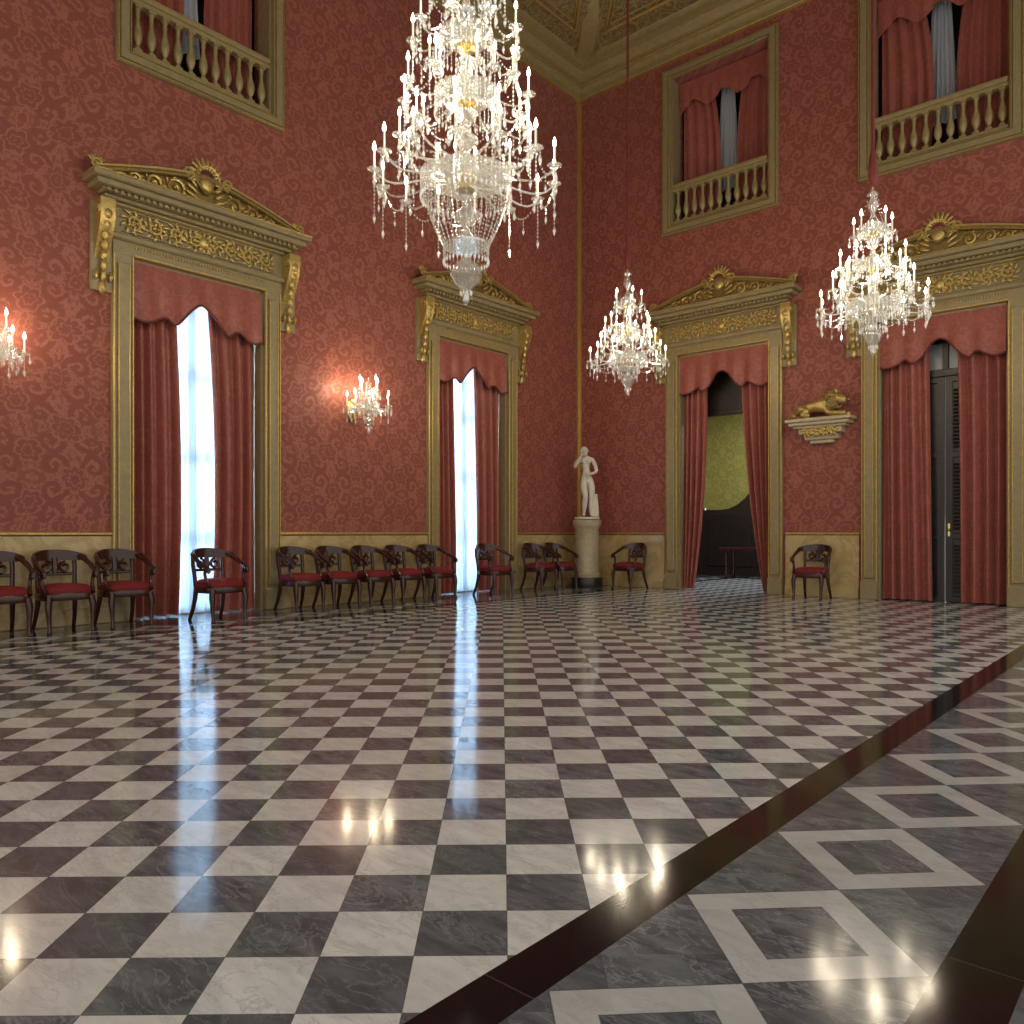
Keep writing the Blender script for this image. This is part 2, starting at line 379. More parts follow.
# ------------------------------------------------------------------ ornament helpers
def spiral(cx,cz,r0,turns,a0,dr,y,n=22,k=.12):
    out=[]
    for i in range(n+1):
        s_=i/n; r=r0*(1-s_*(1-k)); a=a0+dr*2*pi*turns*s_; out.append((cx+r*cos(a),y,cz+r*sin(a)))
    return out
def leaf(mb,x,z,a,L,w,y):
    R=Matrix.Rotation(-a,3,'Y')
    mb.ball((x+cos(a)*L/2,y,z+sin(a)*L/2),L/2,w*.45,w/2,6,4,R)
def rinceau(mb,x0,x1,z0,z1,y,n):
    h=z1-z0; zc=(z0+z1)/2; w=(x1-x0)/n
    for i in range(n):
        cx=x0+w*(i+.5); fl=1 if (i%2==0) else -1; mid=(x0+x1)/2; dirn=1 if cx<mid else -1
        r=min(w*.46,h*.42)
        sp=spiral(cx,zc,r,1.35,-pi/2*fl,dirn*fl,y)
        mb.tube(sp,[.024-.012*(j/len(sp)) for j in range(len(sp))],6)
        mb.ball((cx,y-.01,zc),.028,.022,.028,8,5)
        for q in range(9):
            a=2*pi*q/9+.3; leaf(mb,cx+cos(a)*r*.85,zc+sin(a)*r*.85,a+dirn*fl*.9,.10,.040,y)
        for q in range(5):
            a=2*pi*q/5; leaf(mb,cx+cos(a)*.03,zc+sin(a)*.03,a,.06,.03,y)

def surround(name,loc,rz,zfloor=0):
    root=obj(name,None,loc=loc,rz=rz,kind='structure')
    mb=MB(); ho,hi=1.17,HO
    for sx in(-1,1):
        a,b=sorted((sx*hi,sx*ho)); mb.box(a,b,-.07,.10,0,ZO+.02)
        a2,b2=sorted((sx*(hi+.05),sx*(ho-.05))); mb.box(a2,b2,-.10,-.07,.35,ZO-.1,.012)
        a3,b3=sorted((sx*(hi-.005),sx*(ho+.01))); mb.box(a3,b3,-.11,.0,0,.30,.01)
        a4,b4=sorted((sx*1.17,sx*1.42)); mb.box(a4,b4,-.05,0,4.05,5.12)
    mb.box(-ho,ho,-.075,.10,ZO,4.76); mb.box(-ho,ho,-.05,0,4.76,5.15)
    mb.box(-ho-.03,ho+.03,-.13,0,4.72,4.80,.02); mb.box(-1.05,1.05,-.08,-.05,4.84,4.86); mb.box(-1.05,1.05,-.08,-.05,5.10,5.12)
    for sx in(-1,1):
        a,b=sorted((sx*(hi-.03),sx*hi)); mb.box(a,b,.0,.45,0,ZO)
    mb.box(-hi,hi,0,.45,ZO-.03,ZO)
    obj('frame',(mb,M['frame']),parent=root)
    g=MB()
    for sx in(-1,1):
        for xx in (hi+.012,ho-.012): 
            g.tube([(sx*xx,-.075,.3),(sx*xx,-.075,ZO)],.014,6)
        g.tube([(sx*(hi+.06),-.105,.40),(sx*(hi+.06),-.105,ZO-.15)],.008,6)
        g.tube([(sx*(ho-.06),-.105,.40),(sx*(ho-.06),-.105,ZO-.15)],.008,6)
    g.tube([(-hi,-.08,ZO+.015),(hi,-.08,ZO+.015)],.016,6)
    for i in range(46):
        xx=-hi+.04*(i+.5)*(2*hi/(46*.04)); g.ball((xx,-.085,ZO+.12),.014,.014,.022,6,4)
    obj('gilt_beading',(g,M['gilt']),parent=root)
    c=MB()
    steps=[(1.22,.09,5.13,5.18),(1.30,.15,5.18,5.23),(1.34,.20,5.23,5.27),(1.44,.31,5.27,5.34),(1.50,.37,5.34,5.42)]
    for hw,pj,z0,z1 in steps: c.box(-hw,hw,-pj,0,z0,z1,.012)
    for i in range(34):
        xx=-1.28+i*(2.56/33); c.box(xx-.02,xx+.02,-.245,-.19,5.225,5.265)
    obj('cornice',(c,M['frame']),parent=root)
    cg=MB()
    for hw,pj,z in ((1.50,.375,5.41),(1.34,.21,5.25),(1.22,.10,5.15)):
        cg.tube([(-hw,0,z),(-hw,-pj,z),(hw,-pj,z),(hw,0,z)],.010,6)
    obj('gilt_moulding',(cg,M['gilt']),parent=root)
    fr=MB(); rinceau(fr,-1.06,1.06,4.86,5.10,-.075,8); 
    fr.ball((0,-.085,4.98),.075,.035,.085,12,6)
    for q in range(12): leaf(fr,cos(q*pi/6)*.07,4.98+sin(q*pi/6)*.07,q*pi/6,.07,.035,-.08)
    obj('frieze_ornament',(fr,M['gilt']),parent=root)
    for sx in(-1,1):
        k=MB(); cx=sx*1.295; w=.085
        prof=[]
        for i in range(25):
            s_=i/24; z=5.13-1.0*s_; y=-(.05+.20*(1-s_)**1.3+.05*sin(s_*2*pi*1.0)); prof.append((y,z))
        poly=prof+[(0.0,4.13),(0.0,5.13)]
        k.prismx(poly[::-1],cx-w,cx+w)
        for e in(-1,1):
            xx=cx+e*w
            for (cy,cz,r) in((-.17,5.02,.09),(-.085,4.22,.06)):
                sp=[(xx,cy+q[0],cz+q[2]) for q in spiral(0,0,r,1.5,pi/2,1,0)]
                k.tube(sp,.014,5)
        for i in range(7):
            z=4.95-i*.12; y=-(.08+.19*(1-(5.13-z))**1.3)
            k.ball((cx,y-.01,z),.06-.004*i,.028,.07,8,5)
        k.ball((cx,-.06,4.10),.05,.05,.09,8,5)
        obj('console',(k,M['gilt']),parent=root)
    pd=MB()
    def ph(x):
        a=abs(x)/1.42; return 5.42+.07+.34*(1-a)**1.1+.04*sin(a*pi)
    xs=[-1.42+i*2.84/40 for i in range(41)]
    for i in range(40):
        x0,x1=xs[i],xs[i+1]
        pd.add([(x0,-.10,5.42),(x1,-.10,5.42),(x1,-.10,ph(x1)),(x0,-.10,ph(x0)),(x0,0,ph(x0)),(x1,0,ph(x1))],[(0,1,2,3),(3,2,5,4)])
        pd.add([(x0,-.20,ph(x0)-.045),(x1,-.20,ph(x1)-.045),(x1,-.20,ph(x1)+.01),(x0,-.20,ph(x0)+.01),(x0,0,ph(x0)+.01),(x1,0,ph(x1)+.01),(x0,-.10,ph(x0)-.045),(x1,-.10,ph(x1)-.045)],[(0,1,2,3),(3,2,5,4),(6,7,1,0)])
    obj('pediment',(pd,M['giltdark']),parent=root)
    po=MB()
    for sx in(-1,1):
        po.tube([(sx*(.22+1.2*i/24),-.205,ph(.22+1.2*i/24)+.012) for i in range(25)],[.026-.006*i/24 for i in range(25)],6)
        sp=spiral(sx*1.40,5.53,.065,1.4,-pi/2,sx,-.2); po.tube(sp,.016,6); po.ball((sx*1.40,-.2,5.53),.022,.022,.022)
        for q in range(6): leaf(po,sx*1.40,5.53,pi/2-sx*.9+sx*.36*q*1.0,.12,.04,-.17)
        sp=spiral(sx*.28,5.80,.085,1.4,-pi/2,-sx,-.2); po.tube(sp,.020,6)
        for (cx,r) in((.42,.125),(.70,.10),(.94,.075),(1.14,.05)):
            cz=5.45+r; sp=spiral(sx*cx,cz,r,1.3,pi if sx>0 else 0,-sx,-.13); po.tube(sp,.018,5); po.ball((sx*cx,-.13,cz),.024,.02,.024)
            for q in range(7):
                a=2*pi*q/7; leaf(po,sx*cx+cos(a)*r*.8,cz+sin(a)*r*.8,a+.8*sx,.08,.038,-.12)
    po.ball((0,-.15,5.74),.105,.05,.135,14,8)
    for q in range(13):
        a=-.35+q*(pi+.7)/12; leaf(po,cos(a)*.09,5.82+sin(a)*.10,a,.17,.05,-.17)
    sp=spiral(0,5.80,.165,1,0,1,-.19,30,1.0); po.tube(sp,.013,5)
    for sx in(-1,1):
        for q in range(3): leaf(po,sx*.12,5.52+q*.07,(pi/2-sx*(1.2-.2*q)),.17,.05,-.15)
    obj('pediment_ornament',(po,M['gilt']),parent=root)
    return root

def drape(xa,xb,z0,z1,folds,amp,inner=None,seed=0):
    mb=MB(); rnd=random.Random(seed); ph=[rnd.uniform(0,6.28) for _ in range(4)]
    def fn(s_,t_):
        z=z0+(z1-z0)*t_; da,db=inner(t_) if inner else (0,0)
        a=xa+da; b=xb+db; w=s_+.02*sin(9*s_+ph[0])
        x=a+(b-a)*w
        g=2*pi*folds*s_+.35*sin(t_*3+ph[1])+.8*sin(s_*5+ph[2])
        y=amp*(sin(g)+.20*sin(2*g+ph[3]))*(.75+.25*cos(t_*2.2))
        x+=.35*amp*cos(g)*(b-a)/abs(b-a)*.3
        return (x,y,z)
    mb.grid(fn,int(folds*16),24); return mb
def valance_z(t):
    a=abs(t)
    if a<.46: return 3.99+.17*cos(pi*a/.46)
    if a<.54: return 3.82+.07*((a-.46)/.08)
    if a<.60: return 3.89
    return 3.89-.10*sin((a-.60)/.40*pi*.75)
def valance():
    mb=MB(); n=96
    def fn(s_,t_):
        t=-1+2*s_; zb=valance_z(t); z=zb+(ZO-.03-zb)*t_
        k=(1-t_)**.8
        fold=.022*sin(t*17)*k
        return (t*(HO-.03),-.02-.035*k+fold,z)
    mb.grid(fn,n,12)
    fr=MB(); fr.tube([(fn(i/n,0)[0],fn(i/n,0)[1]-.005,fn(i/n,0)[2]-.012) for i in range(n+1)],.016,6)
    return mb,fr

def opening_textiles(loc,rz,dl,dr,where):
    def place(y): 
        c,s_=cos(rz),sin(rz); return (loc[0]-s_*y,loc[1]+c*y,0)
    def mk(a,b,c0,c1,c2,sd):
        def inner(t):
            q=c0*(1-t)*(1-2*t)+4*t*(1-t)*c1+c2*t*(2*t-1); return (0,q-b)
        return drape(a,b,.02,4.35,4,.07,inner,sd)
    obj('curtain',(mk(-HO+.035,dl[1],*dl,1),M['drape'],True,1.5),loc=place(.125),rz=rz,cat='curtain',label=f'long crimson damask drape hanging in folds beside {where}',group='long crimson drapes')
    obj('curtain',(mk(HO-.035,dr[1],*dr,2),M['drape'],True,1.5),loc=place(.125),rz=rz,cat='curtain',label=f'long crimson damask drape hanging in folds beside {where}',group='long crimson drapes')
    v,f=valance(); o3=obj('valance',(v,M['drape']),loc=place(.02),rz=rz,cat='valance',label=f'scalloped crimson damask valance above {where}',group='scalloped valances')
    obj('fringe',(f,M['trimred']),parent=o3)

HPI=pi/2
def tall_window(name,yc):
    r=surround(name,(0,yc,0),HPI)
    mb=MB(); y0,y1=.34,.40
    for x0,x1 in((-.89,-.80),(.80,.89),(-.05,.05)): mb.box(x0,x1,y0,y1,0,ZO-.03)
    for z in(0,1.0,2.1,3.2,4.44): mb.box(-.89,.89,y0,y1,z,z+.08)
    obj('window_frame',(mb,M['statue'],False),parent=r)
    g=MB(); g.box(-.86,.86,.365,.372,.02,ZO-.06); obj('pane',(g,M['pane'],False),parent=r)
    sh=drape(-.70,.46,.02,4.45,9,.055,None,5)
    obj('sheer_curtain',(sh,M['sheer'],True,1.5),loc=(-.26,yc,0),rz=HPI,cat='curtain',label='white sheer curtain glowing with daylight in the tall window',group='white sheer curtains')
    L=bpy.data.lights.new('daylight','AREA'); L.shape='RECTANGLE'; L.size=1.1; L.size_y=4.3; L.energy=560; L.color=(.50,.74,1.0)
    o=bpy.data.objects.new('daylight',L); COL.objects.link(o); o.location=(-.95,yc-.15,2.3); o.rotation_euler=(pi/2,0,-pi/2)
tall_window('window_1',W1); tall_window('window_2',W2)
opening_textiles((0,W1),HPI,(-.27,-.22,-.30),(.20,.26,.14),'the tall window')
opening_textiles((0,W2),HPI,(-.36,-.38,-.42),(.20,.20,.12),'the tall window')
d1=surround('door_1',(D1,0,0),0); d2=surround('door_2',(D2,0,0),0)
opening_textiles((D1,0),0,(-.64,-.42,-.40),(.78,.46,.32),'the open doorway')
opening_textiles((D2,0),0,(-.14,-.17,-.20),(.28,.26,.22),'the dark wooden door')
mb=MB()
for x0,x1 in((-.89,-.01),(.01,.89)):
    mb.box(x0,x1,.30,.36,0,3.6,.005)
    mb.box(x0,x0+.1,.27,.31,0,3.6,.01); mb.box(x1-.1,x1,.27,.31,0,3.6,.01)
    for z in(0,1.0,2.3,3.5): mb.box(x0+.1,x1-.1,.27,.31,z,z+.1,.01)
    for (za,zb) in((.15,.95),(1.15,2.25),(2.45,3.45)):
        if x0>0:
            n=int((zb-za)/.06)
            for i in range(n):
                z=za+i*.06; mb.add([(x0+.11,.275,z),(x1-.11,.275,z),(x1-.11,.305,z+.05),(x0+.11,.305,z+.05)],[(0,1,2,3)])
        else:
            mb.box(x0+.17,x1-.17,.28,.31,za+.07,zb-.07,.02)
mb.box(-.89,.89,.27,.36,3.6,3.72,.01); mb.box(-.89,.89,.36,.40,3.72,ZO-.03); mb.box(-.04,.04,.28,.34,3.72,4.5)
obj('door_leaf',(mb,M['door'],False),parent=d2)
mb=MB(); mb.box(-.85,-.05,.335,.35,3.73,4.14); mb.box(.05,.85,.335,.35,3.73,4.14); obj('transom_glass',(mb,M['paleglass'],False),parent=d2)
kn=MB(); kn.ball((.06,.25,1.15),.025,.03,.025); kn.box(.045,.075,.262,.27,1.05,1.25); obj('handle',(kn,M['brass']),parent=d2)
mb=MB(); mb.box(-.89,.89,.42,.50,3.45,ZO-.03); mb.box(-.89,.89,.39,.53,3.38,3.47,.01)
obj('transom',(mb,M['door'],False),parent=d1)
mb=MB(); mb.box(.3,8.2,5.2,5.3,1.4,4.6); obj('wall_beyond',(mb,M['green'],False),kind='structure')
mb=MB(); n=24
f_=lambda x:1.70+.9*max(0,(x-.8)/1.1)**2 if x<1.9 else 2.6
for i in range(n):
    x0=.3+5.3*i/n; x1=.3+5.3*(i+1)/n
    mb.add([(x0,5.12,0),(x1,5.12,0),(x1,5.12,f_(x1)),(x0,5.12,f_(x0)),(x0,5.2,f_(x0)),(x1,5.2,f_(x1))],[(0,1,2,3),(3,2,5,4)])
for i in range(8): mb.box(.4+i*.65,.95+i*.65,5.10,5.12,.25,1.6,.008)
obj('trim_30',(mb,M['door'],False),kind='structure')
mb=MB(); mb.box(.2,.3,.45,5.3,1.75,4.6); mb.box(5.6,5.7,.45,5.3,1.75,4.6); obj('wall_side',(mb,M['green'],False),kind='structure')
mb=MB(); mb.box(.2,.3,.45,5.12,0,1.75); mb.box(5.6,5.7,.45,5.12,0,1.75); obj('trim_31',(mb,M['door'],False),kind='structure')
mb=MB(); mb.box(.2,5.7,.46,5.3,4.6,4.7); obj('ceiling_beyond',(mb,M['door'],False),kind='structure')
tb=obj('side_table',None,loc=(2.0,4.3,0),cat='table',label='dark wooden side table against the wainscot in the next room')
for lx in(-.6,.6):
    for ly in(-.2,.2):
        mb=MB(); mb.lathe([(.03,0),(.045,.1),(.025,.3),(.05,.5),(.04,.68)],8,(lx,ly,0)); obj('leg',(mb,M['wood']),parent=tb)
mb=MB(); mb.box(-.75,.75,-.28,.28,.68,.75,.015); obj('table_top',(mb,M['wood']),parent=tb)
L=bpy.data.lights.new('next_room_light','AREA'); L.size=2; L.energy=230; L.color=(.85,.93,1.0)
o=bpy.data.objects.new('next_room_light',L); COL.objects.link(o); o.location=(3.0,2.6,4.5)

# ------------------------------------------------------------------ balconies
def balcony(name,loc,rz,nb):
    root=obj(name,None,loc=loc,rz=rz,kind='structure')
    mb=MB(); o_=1.18; i_=BH; z0,z1=6.95,10.2
    for (pj,ins) in((.06,0),(.09,.045)):
        a=o_-ins; b=i_+ins*.8 if ins else i_; c0=z0+ins; c1=z1-ins; e0=BZ0-(ins*.8); e1=BZ1+(ins*.8)
        mb.box(-a,-b,-pj,.0,c0,c1); mb.box(b,a,-pj,.0,c0,c1); mb.box(-b,b,-pj,.0,c0,e0); mb.box(-b,b,-pj,.0,e1,c1)
    mb.box(-i_,-i_+.03,0,.30,BZ0,BZ1); mb.box(i_-.03,i_,0,.30,BZ0,BZ1); mb.box(-i_,i_,0,.30,BZ0-.0,BZ0+.02)
    obj('frame',(mb,M['frame'],False),parent=root)
    g=MB()
    for q in(i_+.01,o_-.02):
        za=BZ0-.01 if q<1.1 else z0+.02; zb=BZ1+.01 if q<1.1 else z1-.02
        g.tube([(-q,-.07,za),(q,-.07,za)],.012,6); g.tube([(-q,-.07,zb),(q,-.07,zb)],.012,6)
        for sx in(-1,1): g.tube([(sx*q,-.07,za),(sx*q,-.07,zb)],.012,6)
    obj('gilt_beading',(g,M['gilt']),parent=root)
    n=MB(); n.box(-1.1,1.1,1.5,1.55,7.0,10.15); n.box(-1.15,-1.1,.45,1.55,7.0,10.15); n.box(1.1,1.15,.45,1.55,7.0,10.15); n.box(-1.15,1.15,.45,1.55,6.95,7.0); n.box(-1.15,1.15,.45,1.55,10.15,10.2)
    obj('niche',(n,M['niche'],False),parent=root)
    c,s_=cos(rz),sin(rz)
    def P(x,y): return (loc[0]+c*x-s_*y,loc[1]+s_*x+c*y,0)
    bl=obj('balustrade',None,loc=P(0,.06),rz=rz,cat='balustrade',label='gilded balustrade with turned balusters across the upper balcony opening',group='balcony balustrades')
    r=MB(); r.box(-.965,.965,-.09,.09,7.86,7.94,.02); r.box(-.965,.965,-.06,.06,7.80,7.86,.01); obj('handrail',(r,M['goldpaint']),parent=bl)
    r=MB(); r.box(-.965,.965,-.08,.08,7.145,7.21,.012); obj('plinth',(r,M['goldpaint']),parent=bl)
    b=MB(); b.box(-.045,.045,-.045,.045,7.21,7.25); b.lathe([(.025,7.25),(.035,7.27),(.022,7.30),(.05,7.36),(.060,7.42),(.052,7.49),(.030,7.57),(.022,7.65),(.032,7.68),(.024,7.71),(.036,7.75),(.036,7.77)],12); b.box(-.045,.045,-.045,.045,7.77,7.80)
    me=b.mesh('baluster',M['goldpaint'])
    for i in range(nb): obj('baluster',me,parent=bl,loc=(-.965+1.93*(i+.5)/nb,0,0))
    lab='crimson damask drape inside the upper balcony opening'
    obj('curtain',(drape(-.94,-.30,7.16,9.95,4,.05,lambda t:(0,.12*sin(t*pi)+.12*(1-t)),3),M['drape'],True,1.5),loc=P(0,.36),rz=rz,cat='curtain',label=lab,group='balcony drapes')
    obj('curtain',(drape(.94,.34,7.16,9.95,4,.05,lambda t:(0,-.1*sin(t*pi)-.12*(1-t)),4),M['drape'],True,1.5),loc=P(0,.36),rz=rz,cat='curtain',label=lab,group='balcony drapes')
    obj('sheer_curtain',(drape(-.30,.18,7.75,9.8,5,.03,lambda t:(.12*t,-.10*t),6),M['sheer'],True,1.5),loc=P(0,.50),rz=rz,cat='curtain',label='gathered white sheer curtain in the upper balcony opening',group='balcony sheers')
    v=MB()
    def fn(a,t_):
        tt=-1+2*a; zb=9.50+.10*cos(tt*pi*3); z=zb+(10.0-zb)*t_; return (tt*.955,.02*sin(tt*30)*(1-t_),z)
    v.grid(fn,60,6); obj('valance',(v,M['drape']),loc=P(0,.24),rz=rz,cat='valance',label='scalloped crimson valance at the top of the balcony opening',group='balcony valances')
balcony('window_3',(0,BA,0),HPI,11); balcony('window_4',(B3,0,0),0,11); balcony('window_5',(B4,0,0),0,11)

# ------------------------------------------------------------------ chairs
def make_chair(loc,rz):
    root=obj('armchair',None,loc=loc,rz=rz,cat='chair',label='dark mahogany open armchair with crimson velvet seat',group='mahogany armchairs around the hall')
    def D(s_,k=1.0,yo=0):
        a=2*pi*s_; c,s1=cos(a),sin(a); e=.62
        return (.262*k*math.copysign(abs(c)**e,c)*(1-.07*s1),yo-.0+.25*k*math.copysign(abs(s1)**e,s1))
    n=32
    def rings(rr,cap0=True):
        mb=MB(); v=[];f=[]
        for k,z in rr: v+=[(*D(i/n,k),z) for i in range(n)]
        for q in range(len(rr)-1): f+=[(q*n+i,q*n+(i+1)%n,(q+1)*n+(i+1)%n,(q+1)*n+i) for i in range(n)]
        if cap0: f+=[tuple(range(n-1,-1,-1))]
        f+=[tuple((len(rr)-1)*n+i for i in range(n))]; mb.add(v,f); return mb
    obj('seat_frame',(rings([(1.0,.355),(1.03,.375),(1.03,.42),(1.0,.435)]),M['wood']),parent=root)
    obj('seat',(rings([(.94,.43),(.97,.455),(.95,.49),(.82,.515),(.5,.53),(.15,.535)],False),M['velvet']),parent=root)
    for sx in(-1,1):
        mb=MB(); mb.tube([(sx*.215,-.205,.40),(sx*.23,-.225,.30),(sx*.225,-.225,.18),(sx*.22,-.23,.06),(sx*.225,-.245,0)],[.038,.038,.027,.020,.028],8); obj('leg',(mb,M['wood']),parent=root)
        mb=MB(); mb.tube([(sx*.19,.20,.40),(sx*.195,.215,.28),(sx*.205,.25,.14),(sx*.215,.31,0)],[.032,.028,.024,.022],8); obj('leg',(mb,M['wood']),parent=root)
        mb=MB(); pts=[(sx*.235,.20,.83),(sx*.266,.11,.80),(sx*.280,.0,.745),(sx*.278,-.10,.70),(sx*.272,-.17,.675),(sx*.268,-.21,.655),(sx*.265,-.215,.625),(sx*.26,-.19,.61)]
        mb.tube(pts,[.032,.031,.027,.025,.028,.028,.022,.014],8); mb.ball((sx*.268,-.195,.645),.026,.038,.034)
        mb.tube([(sx*.268,-.16,.665),(sx*.265,-.12,.60),(sx*.255,-.13,.52),(sx*.24,-.19,.43)],[.024,.020,.020,.026],8)
        obj('armrest',(mb,M['wood']),parent=root)
    mb=MB()
    for sx in(-1,1): mb.tube([(sx*.19,.205,.40),(sx*.195,.225,.55),(sx*.205,.25,.70),(sx*.20,.26,.82)],[.028,.025,.025,.026],8)
    v=[];f=[];m_=28
    for i in range(m_+1):
        a=-1+2*i/m_; th=a*1.25; x=.262*sin(th)/sin(1.25); y=.115+.19*(cos(th)-cos(1.25))/(1-cos(1.25)); k=1-abs(a)**2.2
        tp=.845+.065*k; bt=.785+.0*k; nx,ny=sin(th),cos(th)
        for o_,z in((-.016,bt),(.014,bt),(.032,tp-.02),(.022,tp),(-.006,tp)): v.append((x+nx*o_,y+ny*o_,z))
    for i in range(m_):
        for j in range(5): a=i*5+j; b=i*5+(j+1)%5; f.append((a,b,b+5,a+5))
    f+=[(0,1,2,3,4),tuple(m_*5+j for j in(4,3,2,1,0))]; mb.add(v,f)
    for z,w,r in((.63,.20,.018),):
        mb.tube([(w*(-1+i/5),.235+.03*(1-(-1+i/5)**2),z) for i in range(11)],r,6)
    for sx in(-1,1):
        mb.tube([(sx*(.10)+q[0],.255,q[2]) for q in spiral(0,.71,.066,1.2,pi/2,sx,0,16,.25)],.018,5)
    mb.tube([(0,.262,.63),(0,.272,.70),(0,.285,.82)],[.022,.045,.026],6,.5)
    obj('backrest',(mb,M['wood']),parent=root)
    return root
c0=make_chair((.48,-11.04,0),HPI)
for (x,y,r) in((.48,-10.40,0),(.48,-9.74,.0),(.80,-8.71,.06),(.48,-7.30,.02),(.48,-6.66,-.02),(.48,-6.01,.02),(.48,-5.36,0),(.48,-4.66,.03),(.62,-3.38,-.04),(.48,-1.92,.0),(.48,-1.27,.0)):
    copy_thing(c0,(x,y,0),HPI+r)
copy_thing(c0,(1.60,-.50,0),-.12); copy_thing(c0,(5.20,-.50,0),.03)

# ------------------------------------------------------------------ crystal chandeliers
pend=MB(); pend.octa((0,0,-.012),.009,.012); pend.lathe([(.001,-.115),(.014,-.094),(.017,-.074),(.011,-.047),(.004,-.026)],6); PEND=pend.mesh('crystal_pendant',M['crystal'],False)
cand=MB(); cand.lathe([(.014,0),(.014,.012),(.0095,.014),(.009,.15),(.004,.153)],8); CAND=cand.mesh('candle',M['candle'])
bl=MB(); bl.lathe([(.006,.150),(.014,.163),(.0165,.177),(.012,.201),(.005,.219),(.001,.232)],8); BULB=bl.mesh('lamp_bulb',M['bulb'])
def strand(mb,p,q,n,sag,r=.011):
    for i in range(n+1):
        s_=i/n; mb.octa((p[0]+(q[0]-p[0])*s_,p[1]+(q[1]-p[1])*s_,p[2]+(q[2]-p[2])*s_-4*sag*s_*(1-s_)),r,r*1.25)
def chandelier(name,loc,zb,H,tiers,label,group,ceil=None,watt=8,npend=2,cat='chandelier',sc=1.0,hang=0,lit=2,lcol=(1,.84,.62)):
    root=obj(name,None,loc=(loc[0],loc[1],zb),cat=cat,label=label,group=group)
    st=MB()
    prof=[(.002,0),(.02,.02),(.035,.06),(.02,.10),(.03,.13),(.075*sc,.15+.03*sc),(.105*sc,.15+.09*sc),(.075*sc,.15+.15*sc),(.03,.15+.19*sc),(.035,.18+.19*sc)]
    z=prof[-1][1]+.02; top=H-.12
    while z<top-.1:
        k=1-.4*(z/H); prof+=[(.025*k+.008,z),(.065*k*sc+.01,z+.05),(.085*k*sc+.01,z+.10),(.04*k+.01,z+.16),(.026*k+.01,z+.2)]; z+=.22
    prof+=[(.02,top),(.07*sc,top+.03),(.02,top+.07),(.008,H)]
    st.lathe(prof,12)
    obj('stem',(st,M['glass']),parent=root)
    for (zr,r,zt,n,ph) in tiers:
        br=MB(); br.lathe([(.03,zr-.03),(.055*sc+.01,zr-.01),(.055*sc+.01,zr+.01),(.03,zr+.03)],14); obj('brass_collar',(br,M['brass']),parent=root)
    beads=MB()
    for ti,(zr,r,zt,n,ph) in enumerate(tiers):
        dish=not(ti==1)
        rb=r*.50
        if dish:
            bw=MB(); bw.lathe([(.03,zr+.02),(rb*.5,zr+.02),(rb*.85,zr+.06),(rb,zr+.11),(rb*1.04,zr+.12),(rb*.97,zr+.115),(rb*.8,zr+.07),(rb*.4,zr+.035)],24,cap=False)
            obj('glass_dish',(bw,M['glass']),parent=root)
        am=MB(); m_=14; pp=[];rr=[]
        for i in range(m_+1):
            s_=i/m_; x=.03+(r-.03)*(1-(1-s_)**1.25); zz=zr+(zt-zr)*s_+.09*sc*sin(s_*pi*.9)*(1-s_)*1.2-.15*sc*sin(s_*pi)*s_
            pp.append((x,0,zz)); rr.append(.012-.003*s_)
        am.tube(pp,rr,6)
        am.lathe([(.008,zt-.035),(.02,zt-.03),(.055,zt-.012),(.064,zt-.004),(.05,zt-.003),(.018,zt-.012),(.022,zt+.012),(.018,zt+.02)],10,(r,0,0),cap=False)
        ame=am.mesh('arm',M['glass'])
        for i in range(n):
            a=2*pi*(i+ph)/n; obj('arm',ame,parent=root,rz=a)
            cx,cy=r*cos(a),r*sin(a)
            c=obj('candle',CAND,parent=root,loc=(cx,cy,zt),rz=a); obj('lamp_bulb',BULB,parent=c)
            if ti<lit and i%2==0:
                L=bpy.data.lights.new('candle_light','POINT'); L.energy=watt; L.color=lcol; L.shadow_soft_size=.045
                lo=bpy.data.objects.new('candle_light',L); COL.objects.link(lo); lo.parent=root; lo.location=(cx,cy,zt+.30)
            for q in range(npend):
                b=a+2*pi*q/npend+pi/2*(npend==2); obj('crystal_pendant',PEND,parent=root,loc=(cx+.052*cos(b),cy+.052*sin(b),zt-.012),rz=b)
            nl=4+(hang if ti==0 else hang//2)
            for w in range(nl): beads.octa((cx,cy,zt-.05-w*.034),.011,.017)
            beads.octa((cx,cy,zt-.05-nl*.034-.03),.019,.050)
            a2=2*pi*(i+1+ph)/n; q2=(r*cos(a2),r*sin(a2),zt-.01)
            strand(beads,(cx,cy,zt-.01),q2,max(5,int(r*2*pi/n/.028)),.10*sc,.011)
            am_=2*pi*(i+.5+ph)/n; rm=r*cos(pi/n)
            for w in range(2): beads.octa((rm*cos(am_),rm*sin(am_),zt-.01-.10*sc-.03-w*.03),.010,.015)
            beads.octa((rm*cos(am_),rm*sin(am_),zt-.01-.10*sc-.12),.015,.04)
            if ti+1<len(tiers): zn=tiers[ti+1][2]-.05; rn=tiers[ti+1][1]*.55
            else: zn=H-.10; rn=.05
            if i%2==0: strand(beads,(cx,cy,zt+.0),(rn*cos(a),rn*sin(a),zn),max(8,int((zn-zt)/.036)),.07,.009)
            xm=r*.62
            for w in range(4): beads.octa((xm*cos(a),xm*sin(a),zr+(zt-zr)*.5-.03*sc-w*.032),.010,.015)
        nf=max(14,int(2*pi*rb/.045))
        if dish:
            for i in range(nf):
                a=2*pi*i/nf; ln=3+(2 if hang else 0)
                for w in range(ln): beads.octa((rb*cos(a),rb*sin(a),zr+.10-w*.03),.009,.014)
                beads.octa((rb*cos(a),rb*sin(a),zr+.10-.03*ln-.02),.014,.036)
    zr,r,zt,n,ph=tiers[0]; rb=r*.50; zl=.15+.19*sc+.10; rl=rb*.5; nb=int(24*max(.6,sc))
